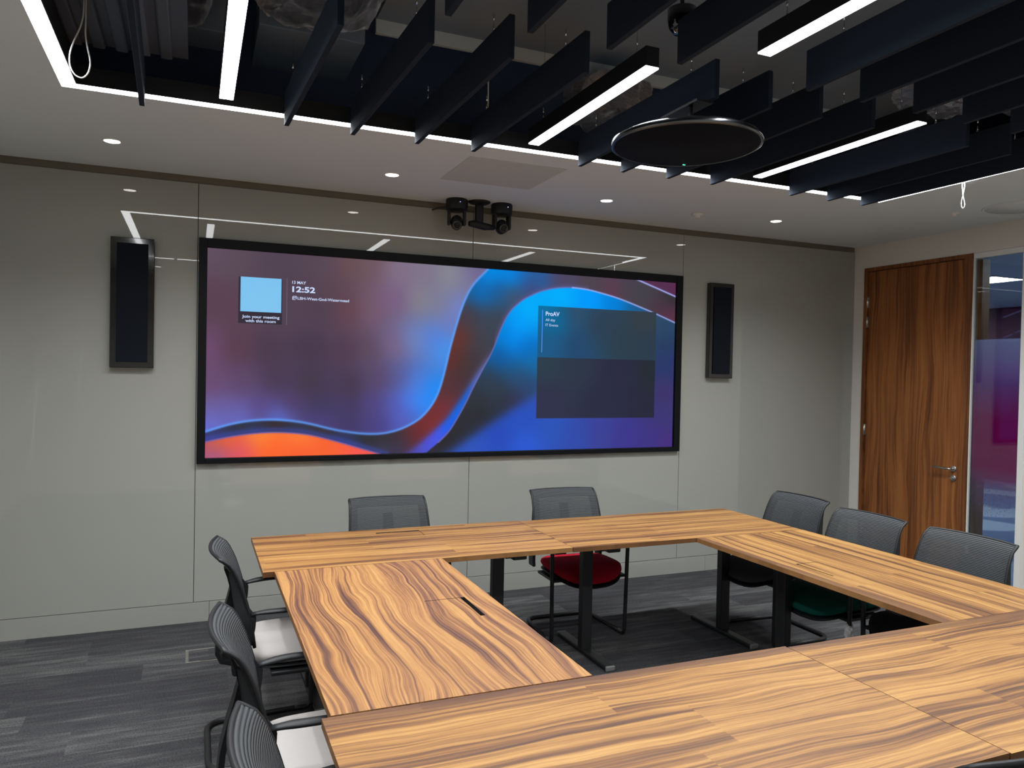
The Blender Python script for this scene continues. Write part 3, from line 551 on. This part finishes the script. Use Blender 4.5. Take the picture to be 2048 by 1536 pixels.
def sdist(c):     # signed distance, positive on the left of the direction of travel
    p = smoothc(c); best = np.full(gx.shape, 1e9); sg = np.zeros(gx.shape)
    for a, b_ in zip(p[:-1], p[1:]):
        d = b_-a; l2 = (d**2).sum()
        if l2 < 1e-12: continue
        t_ = np.clip(((gx-a[0])*d[0]+(gz-a[1])*d[1])/l2, 0, 1)
        dx, dz = gx-a[0]-t_*d[0], gz-a[1]-t_*d[1]; dd = dx*dx+dz*dz; cr = d[0]*dz-d[1]*dx
        m_ = dd < best; best = np.where(m_, dd, best); sg = np.where(m_, np.sign(cr), sg)
    return np.sqrt(best)*np.where(sg == 0, 1, sg)
d1, d2, d3, d4, ds, dl_ = [sdist(CURVES[k]) for k in ('c1', 'c2', 'c3', 'c4', 'cs', 'cl')]
sig = lambda d, w_: 1/(1+np.exp(-np.clip(d/w_, -30, 30)))
img = field(SPOTS['B'])
def lay(img, f, a): return img*(1-a[..., None])+f*a[..., None]
# inner blue stripe of the ribbon
img = lay(img, field(SPOTS['S']), sig(-ds, .012)*(gz < 1.86)*sig((1.80-gz), .03))
img = lay(img, field(SPOTS['E']), sig(d4, .003))
img = lay(img, np.array([168, 180, 252.]), np.exp(-(d4/.0065)**2)*(gx > 3.3))
Df = field(SPOTS['D1']); Df = lay(Df, field(SPOTS['D2']), sig(-dl_, .02))
img = lay(img, np.array([95, 85, 130.]), np.exp(-((d3-.008)/.02)**2)*.5*(gx > 2.1)*(gx < 2.9))
img = lay(img, Df, sig(-d3, .0018))
ec = np.where(gx[..., None] > 2.75, np.array([160, 178, 250.]), np.array([118, 112, 190.]))
img = lay(img, ec, np.exp(-(d3/.006)**2)*np.where(gx > 2.75, .95, .75)*(gz > 1.15))
img = lay(img, field(SPOTS['C']), sig(-d2, .0018)*(gx < 1.35))
img = lay(img, np.array([130, 105, 185.]), np.exp(-(d2/.005)**2)*.8*(gx < 1.3)*(gz < 1.3))
img = lay(img, np.array([60, 75, 170.]), np.exp(-((d2-.018)/.018)**2)*.55*(gx < 1.3))
img = lay(img, field(SPOTS['A']), sig(d1, .0018))
img = lay(img, np.array([95, 160, 252.]), np.exp(-((d1-.006)/.009)**2)*.8)
# event card
cx0, cx1, cz0, cz1, cs_ = 2.460, 3.541, 1.327, 2.206, 1.803
card = (gx > cx0) & (gx < cx1) & (gz > cz0) & (gz < cz1+(gx-cx0)*.0)
img = np.where((card & (gz > cs_))[..., None], field(SPOTS['P1']), img); img = np.where((card & (gz <= cs_))[..., None], field(SPOTS['P2']), img)
img = lay(img, np.array([46, 42, 52.]), ((gx > .27) & (gx < .548) & (gz > 1.975) & (gz < 2.285)).astype(float)*.8)
s_ = np.clip(img, 0, 255)/255; lin_ = np.where(s_ <= .04045, s_/12.92, ((s_+.055)/1.055)**2.4)
me = bpy.data.meshes.new('screen_image'); nv = NX*NZ
co = np.stack([gx, np.full(gx.shape, -.008), gz], -1).reshape(-1, 3)
idx = np.arange(nv).reshape(NZ, NX); q = np.stack([idx[:-1, :-1], idx[:-1, 1:], idx[1:, 1:], idx[1:, :-1]], -1).reshape(-1)
me.vertices.add(nv); me.vertices.foreach_set('co', co.astype('f').ravel()); nq = len(q)//4
me.loops.add(nq*4); me.loops.foreach_set('vertex_index', q.astype('i')); me.polygons.add(nq); me.polygons.foreach_set('loop_start', np.arange(0, nq*4, 4, dtype='i')); me.update(calc_edges=True)
ca = me.color_attributes.new('picture', 'FLOAT_COLOR', 'POINT'); ca.data.foreach_set('color', np.concatenate([lin_.reshape(-1, 3), np.ones((nv, 1))], 1).astype('f').ravel())
m = M['image'] = mat('lit wallpaper', (.004, .004, .004), .7, spec=0); at = m.node_tree.nodes.new('ShaderNodeVertexColor'); at.layer_name = 'picture'
L(m, at.outputs[0], bsdf(m).inputs['Emission Color']); bsdf(m).inputs['Emission Strength'].default_value = .98
me.materials.append(m); so = bpy.data.objects.new('screen_image', me); C.objects.link(so); so.parent = t
M['txt'] = mat('lit screen text', (.02, .02, .02), .6, emit=1, ecol=lin(200, 215, 250)); M['qr'] = mat('lit pale blue tile', (.02, .02, .02), .6, emit=1, ecol=lin(118, 190, 236)); M['bar'] = mat('lit blue bar', (.02, .02, .02), .6, emit=1, ecol=lin(70, 140, 255))
obj('blank_code_tile', box(.281, .542, -.0105, -.009, 2.055, 2.285), M['qr'], t)
obj('event_bar', box(2.495, 2.500, -.0105, -.009, 1.842, 2.173), M['bar'], t)
obj('divider_line', box(.577, .5795, -.0105, -.009, 1.975, 2.294), mat('lit grey line', (.02, .02, .02), .6, emit=1, ecol=lin(110, 100, 120)), t)
def text(s, x0, x1, zb, hgt, bold, m, name):
    cu = bpy.data.curves.new(name, 'FONT'); cu.body = s; cu.size = 1; cu.offset = bold; cu.extrude = .0
    o = bpy.data.objects.new(name, cu); C.objects.link(o); bpy.context.view_layer.update()
    me = bpy.data.meshes.new_from_object(o.evaluated_get(bpy.context.evaluated_depsgraph_get())); bpy.data.objects.remove(o)
    v = np.array([p.co[:] for p in me.vertices]); mn, mx_ = v.min(0), v.max(0); k = (x1-x0)/(mx_[0]-mn[0]); kz = hgt/.72
    for p in me.vertices: p.co = Vector((x0+(p.co.x-mn[0])*k, -.0112, zb+p.co.y*kz))
    me.materials.clear(); me.materials.append(m); o = bpy.data.objects.new(name, me); C.objects.link(o); o.parent = t; return o
text('13 MAY', .612, .704, 2.258, .020, .015, M['txt'], 'date_text')
text('12:52', .613, .766, 2.203, .038, .03, M['txt'], 'clock_text')
text('LBH-West-Gnd-Watermead', .649, .999, 2.152, .019, .015, M['txt'], 'room_name_text')
text('Join your meeting', .292, .532, 2.013, .019, .018, M['txt'], 'caption_text')
text('with this room', .313, .507, 1.985, .019, .018, M['txt'], 'caption_text')
text('ProAV', 2.525, 2.645, 2.130, .033, .02, M['txt'], 'event_title_text')
text('All day', 2.525, 2.608, 2.088, .020, .0, M['txt'], 'event_time_text')
text('IT Events', 2.525, 2.634, 2.048, .020, .0, M['txt'], 'event_text')
bm = bmesh.new()
for a in ((.614, .617, 2.149, 2.172), (.614, .636, 2.149, 2.152), (.620, .642, 2.172, 2.175), (.640, .643, 2.155, 2.175), (.620, .623, 2.155, 2.175), (.620, .642, 2.160, 2.163), (.630, .633, 2.163, 2.175)): B(bm, a[0], a[1], -.0112, -.010, a[2], a[3])
obj('room_icon', bm, M['txt'], t)

# ---------------------------------------------------------------- wall speakers
def wspeaker(lab, x0, x1):
    t = thing('wall_speaker', lab, 'speaker', ((x0+x1)/2, D, 2.073), 0, 'tall black wall speakers'); w_ = (x1-x0)/2; hh = .408; d = .05
    bm = bmesh.new(); B(bm, -w_, w_, -d, 0, -hh, hh, bev=.004); obj('cabinet', bm, M['black_gloss'], t)
    bm = bmesh.new(); B(bm, -w_+.036, w_-.036, -d-.010, -d, -hh+.036, hh-.036, bev=.003); obj('cloth_grille', bm, M['grille'], t)
    bm = bmesh.new(); a, z = w_-.035, hh-.035
    for q_ in ((-a, a, z-.0015, z+.0015), (-a, a, -z-.0015, -z+.0015), (-a-.0015, -a+.0015, -z, z), (a-.0015, a+.0015, -z, z)): B(bm, q_[0], q_[1], -d-.003, -d, q_[2], q_[3])
    obj('trim_line', bm, M['black_gloss'], t); return t
wspeaker('tall narrow black speaker on the wall left of the screen', -.486, -.236)
wspeaker('tall narrow black speaker on the wall right of the screen', 4.055, 4.305)

# ---------------------------------------------------------------- tables
TZ, TT = .74, .025
def table(name, lab, x0, x1, y0, y1, m, along, hatch=None, slot=None, inset=.285):
    cx, cy = (x0+x1)/2, (y0+y1)/2; t = thing('meeting_table', lab, 'table', (cx, cy, 0), 0, 'walnut tables set in a hollow square')
    X0, X1, Y0, Y1 = x0-cx, x1-cx, y0-cy, y1-cy; zt, zb = TZ, TZ-TT
    bm = bmesh.new()
    if hatch:
        a, b_, c_, d = hatch[0]-cx, hatch[1]-cx, hatch[2]-cy, hatch[3]-cy
        xs_, ys_ = [X0, a, b_, X1], [Y0, c_, d, Y1]
        V = {}
        for k, z in enumerate((zb, zt)):
            for i in range(4):
                for j in range(4): V[i, j, k] = bm.verts.new((xs_[i], ys_[j], z))
        for i in range(3):
            for j in range(3):
                if (i, j) == (1, 1): continue
                bm.faces.new([V[i, j, 1], V[i+1, j, 1], V[i+1, j+1, 1], V[i, j+1, 1]]); bm.faces.new([V[i, j, 0], V[i, j+1, 0], V[i+1, j+1, 0], V[i+1, j, 0]])
        for i in range(3):
            for q_ in ([V[i, 0, 0], V[i+1, 0, 0], V[i+1, 0, 1], V[i, 0, 1]], [V[i, 3, 0], V[i, 3, 1], V[i+1, 3, 1], V[i+1, 3, 0]], [V[0, i, 0], V[0, i, 1], V[0, i+1, 1], V[0, i+1, 0]], [V[3, i, 0], V[3, i+1, 0], V[3, i+1, 1], V[3, i, 1]]): bm.faces.new(q_).material_index = 1
        for q_ in ([V[1, 1, 0], V[1, 1, 1], V[2, 1, 1], V[2, 1, 0]], [V[1, 2, 0], V[2, 2, 0], V[2, 2, 1], V[1, 2, 1]], [V[1, 1, 0], V[1, 2, 0], V[1, 2, 1], V[1, 1, 1]], [V[2, 1, 0], V[2, 1, 1], V[2, 2, 1], V[2, 2, 0]]): bm.faces.new(q_).material_index = 2
        bmesh.ops.recalc_face_normals(bm, faces=bm.faces)
    else:
        B(bm, X0, X1, Y0, Y1, zb, zt)
        for f in bm.faces:
            if abs(f.calc_center_median().z-(zb+zt)/2) < .002: f.material_index = 1
    obj('tabletop', bm, [m, M['edge' if along == 'x' else 'edge_y'], M['dark_tray']], t)
    if hatch:
        g, s = .0018, .018; A_, B__, C_, D_ = a+g, b_-g, c_+g, d-g
        if slot == '+x': B__ = b_-s
        if slot == '-x': A_ = a+s
        if slot == '+y': D_ = d-s
        obj('cable_lid', box(A_, B__, C_, D_, zt-.012, zt-.0008, bev=.0006, seg=1), m, t)
        bm = bmesh.new(); B(bm, a-.004, b_+.004, c_-.004, d+.004, zb-.05, zb-.046)
        for q_ in ((a-.006, a-.001, c_-.006, d+.006), (b_+.001, b_+.006, c_-.006, d+.006), (a, b_, c_-.006, c_-.001), (a, b_, d+.001, d+.006)): B(bm, *q_, zb-.05, zb-.001)
        obj('cable_tray', bm, M['dark_tray'], t)
    long_x = (x1-x0) > (y1-y0); hl = (X1 if long_x else Y1)-inset
    for s in (-1, 1):
        ex = hl*s
        def tf(bm):
            if not long_x: bmesh.ops.rotate(bm, verts=bm.verts, cent=(0, 0, 0), matrix=Matrix.Rotation(PI/2, 3, 'Z'))
            return bm
        bm = bmesh.new(); B(bm, ex-.034, ex+.034, -.026, .026, .028, zb-.035, bev=.004); lg = obj('leg', tf(bm), M['black'], t)
        bm = bmesh.new(); P = [(-.315, .013, .020), (-.30, .020, .030), (0, .032, .034), (.30, .020, .030), (.315, .013, .020)]
        B(bm, ex-.03, ex+.03, -.315, .315, .002, .030, bev=.008, seg=3); obj('foot', tf(bm), M['black'], t)
        for e_ in (-1, 1):
            bm = bmesh.new(); B(bm, ex-.0305, ex+.0305, min(e_*.316, e_*.30), max(e_*.316, e_*.30), .0, .0305, bev=.007, seg=3); obj('foot_cap', tf(bm), M['grey_cap'], lg)
        bm = bmesh.new(); B(bm, ex-.04, ex+.04, -.33, .33, zb-.035, zb-.001, bev=.006)
        B(bm, ex-.035, ex+.035, -.2, .2, zb-.06, zb-.03, bev=.012); obj('bracket', tf(bm), M['black'], t)
    bm = bmesh.new(); B(bm, -hl+.04, hl-.04, -.06, -.03, zb-.032, zb-.001, bev=.003); B(bm, -hl+.04, hl-.04, .03, .06, zb-.032, zb-.001, bev=.003)
    obj('under_rail', tf(bm), M['black'], t)
    return t
G = .0015
table('t', 'walnut table on the left of the far side, nearest the screen', .305, 1.911-G, 3.645, 4.42, M['wood_far1'], 'x', (.980, 1.237, 4.19, 4.328), '+y')
table('t', 'walnut table on the right of the far side, in front of the red chair', 1.911+G, 3.505, 3.638, 4.40, M['wood_far2'], 'x')
table('t', 'walnut table forming the left side, with swirling dark grain', .356, 1.166, 2.078, 3.642, M['wood_left'], 'y', (.883, 1.057, 2.737, 2.988), '+x')
table('t', 'walnut table forming the right side, in front of the three right chairs', 2.715, 3.508, 2.062, 3.634, M['wood_right'], 'y', (2.829, 2.972, 2.731, 2.972), '-x')
table('t', 'walnut table in the foreground at the left', .330, 1.935-G, 1.272, 2.070, M['wood_near1'], 'x', inset=.42)
table('t', 'walnut table in the foreground at the right, running out of frame', 1.935+G, 3.54, 1.268, 2.060, M['wood_near2'], 'x')

# ---------------------------------------------------------------- chairs (local x = forward, origin = floor under the rear crossbar)
EDGE = [(.505, .180), (.60, .167), (.66, .156), (.72, .140), (.78, .120), (.83, .099), (.86, .080), (.88, .060), (.892, .040)]   # z, u of the back's side edge
def eu(z):
    for (a, ua), (b_, ub) in zip(EDGE[:-1], EDGE[1:]):
        if z <= b_: k = (z-a)/(b_-a); return ua+(ub-ua)*k
    return EDGE[-1][1]
def halfw(z): return .252-.018*max(0, (z-.6)/.29)
def backpt(s, z, off=0.0):
    v = s*halfw(z); bulge = .036*(1-s*s)*min(1, .45+.55*(z-.5)/.38)
    zz = z-.004*(abs(s)**6) if z > .87 else z
    return Vector((eu(z)-bulge+off, v, zz))
def make_chair(seatmat):
    t = thing('meeting_chair', '', 'chair')
    zs = [.515, .56, .61, .66, .70, .74, .78, .81, .84, .862, .878, .887, .892]
    def fn(s, tt):
        k = tt*(len(zs)-1); i = min(int(k), len(zs)-2); z = zs[i]+(zs[i+1]-zs[i])*(k-i); s = 2*s-1
        return backpt(s, z), Vector((-1, 0, 0))
    bm = bmesh.new(); slabgrid(bm, 25, 25, fn, .004); obj('mesh_back', bm, M['weave'], t)
    # frame ring behind the mesh
    bm = bmesh.new()
    def ringseg(sa, sb, za, zb_, nx, ny):
        slabgrid(bm, nx, ny, lambda s, tt: (backpt(sa+(sb-sa)*s, za+(zb_-za)*tt, -.0045), Vector((-1, 0, 0))), .012)
    ringseg(-1, 1, .845, .888, 22, 5); ringseg(-1, -.80, .60, .845, 4, 12); ringseg(.80, 1, .60, .845, 4, 12); ringseg(-1, 1, .525, .60, 22, 3)
    pe = [backpt(-1, z, -.006) for z in zs]+[backpt(-1+2*k/20, .8905, -.006) for k in range(1, 20)]+[backpt(1, z, -.006) for z in zs[::-1]]
    tube(bm, pe, .0075, 8); obj('back_frame', bm, M['black_matte'], t)
    for s in (-1, 1):
        # broad side upright, thin at the top, swelling to the arm and down to the seat
        bm = bmesh.new(); prof = [(.835, .090, .096), (.79, .108, .102), (.74, .127, .110), (.69, .143, .118), (.645, .178, .128), (.60, .176, .120), (.52, .160, .112), (.44, .158, .110), (.405, .165, .115)]
        rings = []
        for z, uf, ur in prof:
            ur2 = ur; o_ = s*(.232 if z > .76 else .238 if z > .7 else .244 if z > .66 else .256); i_ = o_-s*.02
            rings.append([bm.verts.new((uf, o_, z)), bm.verts.new((uf, i_, z)), bm.verts.new((ur2-.028, i_, z)), bm.verts.new((ur2-.028, o_, z))])
        for A, Bq in zip(rings[:-1], rings[1:]):
            for j in range(4): bm.faces.new((A[j], A[(j+1) % 4], Bq[(j+1) % 4], Bq[j]))
        bm.faces.new(rings[0]); bm.faces.new(rings[-1][::-1]); bmesh.ops.recalc_face_normals(bm, faces=bm.faces)
        bmesh.ops.bevel(bm, geom=bm.edges[:], offset=.004, segments=2, affect='EDGES'); obj('side_upright', bm, M['black_matte'], t, smooth=40)
        bm = bmesh.new(); P = arcpts([(.160, s*.248, .655), (.205, s*.256, .662), (.26, s*.266, .665), (.49, s*.266, .665)], .05)
        tube(bm, P, [.013+.004*min(1, i/6) for i in range(len(P))], 14, sx=1.25, sy=.6); obj('armrest', bm, M['black_matte'], t)
        bm = bmesh.new(); P = arcpts([(.40, s*.266, .652), (.487, s*.266, .650), (.480, s*.256, .014), (.40, s*.256, .014)], .065, 8); tube(bm, P, .0125, 12); obj('front_leg', bm, M['black'], t)
    bm = bmesh.new(); P = arcpts([(.40, -.256, .014), (.0, -.235, .014), (.0, .235, .014), (.40, .256, .014)], .085, 8); tube(bm, P, .013, 12); obj('base_frame', bm, M['black'], t)
    # spine
    bm = bmesh.new(); sp_ = [(.066, .80), (.080, .76), (.092, .71), (.078, .65), (.060, .59), (.040, .50), (.034, .43), (.050, .395), (.10, .38), (.22, .385)]
    rings = []
    for i, (u, z) in enumerate(sp_):
        a = Vector(sp_[max(i-1, 0)]); b_ = Vector(sp_[min(i+1, len(sp_)-1)]); tn = (b_-a).normalized(); n = Vector((-tn.y, tn.x)); w_ = .028+.02*i/9
        rings.append([bm.verts.new((u+n.x*.009, -w_, z+n.y*.009)), bm.verts.new((u+n.x*.009, w_, z+n.y*.009)), bm.verts.new((u-n.x*.009, w_, z-n.y*.009)), bm.verts.new((u-n.x*.009, -w_, z-n.y*.009))])
    for A, Bq in zip(rings[:-1], rings[1:]):
        for j in range(4): bm.faces.new((A[j], A[(j+1) % 4], Bq[(j+1) % 4], Bq[j]))
    bm.faces.new(rings[0]); bm.faces.new(rings[-1][::-1]); bmesh.ops.recalc_face_normals(bm, faces=bm.faces); obj('spine', bm, M['black_matte'], t, smooth=50)
    # seat: rounded plan, waterfall front
    def seatbm(z0, z1, grow, th_edge):
        bm = bmesh.new(); n = 56; rings = []
        levels = [(-.35, 0.0), (-.12, .35), (0, 1.0), (-.0, .6), (-.12, .1)]
        def plan(k, sc):
            a = 2*PI*k/n; c_, s__ = math.cos(a), math.sin(a); p = 2/3.6
            u = math.copysign(abs(c_)**p, c_); v = math.copysign(abs(s__)**p, s__)
            hu = .206+grow; wd = (.232+.018*(u*.5+.5))+grow
            return .336+u*hu*sc+(.026*(1-v*v) if u > 0 else 0)*u*sc, v*wd*sc
        def drop(u): f = max(0, (u-.42)/.14); return -.055*f*f
        for sc, z in ((0, z0), (.80, z0), (.96, z0+(z1-z0)*.35), (1.0, z0+(z1-z0)*.62), (.985, z0+(z1-z0)*.86), (.93, z1), (.6, z1+.004), (0, z1)):
            if sc == 0:
                rings.append([bm.verts.new((.336, 0, z))])
            else:
                r_ = []
                for k in range(n):
                    u, v = plan(k, sc); r_.append(bm.verts.new((u, v, z+drop(u)+.006*(abs(v)/.24)**2)))
                rings.append(r_)
        for A, Bq in zip(rings[:-1], rings[1:]):
            for j in range(n):
                if len(A) == 1: f = bm.faces.new((A[0], Bq[(j+1) % n], Bq[j]))
                elif len(Bq) == 1: f = bm.faces.new((A[j], A[(j+1) % n], Bq[0]))
                else: f = bm.faces.new((A[j], A[(j+1) % n], Bq[(j+1) % n], Bq[j]))
                f.smooth = True
        bmesh.ops.recalc_face_normals(bm, faces=bm.faces); return bm
    obj('seat_shell', seatbm(.398, .414, -.003, 0), M['black_matte'], t)
    obj('seat', seatbm(.408, .470, 0, 0), seatmat, t)
    bm = bmesh.new(); B(bm, .24, .49, -.256, .256, .385, .402, bev=.005); obj('seat_rail', bm, M['black'], t)
    return t
def put(o, x, y, rz, lab): o.location = (x, y, 0); o.rotation_euler = (0, 0, rz); o['label'] = lab; o['group'] = 'mesh backed cantilever chairs around the tables'
ch = make_chair(M['seat_white']); put(ch, .075, 3.56, 0, 'mesh backed chair with pale seat on the left side, furthest from the camera')
def again(x, y, rz, lab, sm=None):
    c = dup(ch, (x, y, 0), rz, lab, 'mesh backed cantilever chairs around the tables')
    if sm:
        for k in c.children:
            if k.name.startswith('seat') and not k.name.startswith(('seat_shell', 'seat_rail')):
                k.data = k.data.copy(); k.data.materials.clear(); k.data.materials.append(sm)
    return c
again(.055, 2.49, 0, 'mesh backed chair with pale seat on the left side, middle of the three')
again(.08, 1.66, .03, 'mesh backed chair in the bottom left corner, nearest the camera')
again(1.115, 4.66, -PI/2, 'mesh backed chair behind the left far table, below the screen', M['seat_grey'])
again(2.335, 4.675, -PI/2-.03, 'mesh backed chair with red seat behind the right far table', M['seat_red'])
again(3.80, 3.91, PI+.0, 'mesh backed chair with charcoal seat on the right side, nearest the screen wall', M['seat_grey'])
gch = again(3.715, 3.27, PI+.02, 'mesh backed chair with green seat on the right side, in front of the door', M['seat_green'])
bm = bmesh.new(); bmesh.ops.create_icosphere(bm, subdivisions=3, radius=.03)
for v in bm.verts: v.co = Vector((v.co.x*.8, v.co.y*.8, v.co.z*1.7))*random.uniform(.8, 1.15)
wr = obj('plastic_wrap', bm, mat('crumpled clear wrap', (.75, .76, .78), .2, spec=.8), gch, loc=(.484, .262, .335)); wr['label'] = 'crumpled clear plastic wrap on the leg'
again(3.73, 2.66, PI+.02, 'mesh backed chair with black seat on the right side, nearest the glass panel', M['seat_black'])
again(1.735, 1.025, PI/2, 'mesh backed chair cut off by the bottom right corner', M['seat_black'])

# ---------------------------------------------------------------- floor box, flip chart
t = thing('floor_box', 'metal framed carpeted floor socket box behind the left chairs', 'floor box', (.10, 4.735, 0))
bm = bmesh.new()
for a in ((-.125, .125, -.105, -.093), (-.125, .125, .093, .105), (-.125, -.108, -.093, .093), (.108, .125, -.093, .093)): B(bm, *a, .0, .005, bev=.0015)
obj('frame', bm, M['steel'], t); obj('carpet_lid', box(-.107, .107, -.092, .092, 0, .004), M['carpet'], t)
bm = bmesh.new(); B(bm, -.045, .045, -.098, -.088, .0045, .0065); obj('lid_handle', bm, M['black'], t)
t = thing('flip_chart', 'white flip chart easel seen reflected in the glass wall', 'flip chart', (-1.3, 2.7, 0), .9)
bm = bmesh.new(); B(bm, -.36, .36, -.01, .01, .85, 1.85, bev=.004); obj('pad_board', bm, M['white_pl'], t, rot=(.1, 0, 0))
for p, q_ in (((0, .02, 1.5), (-.42, .35, .01)), ((0, .02, 1.5), (.42, .35, .01)), ((0, 0, 1.5), (0, -.22, .01))):
    bm = bmesh.new(); tube(bm, [p, q_], .013, 10); obj('leg', bm, M['white_pl'], t)
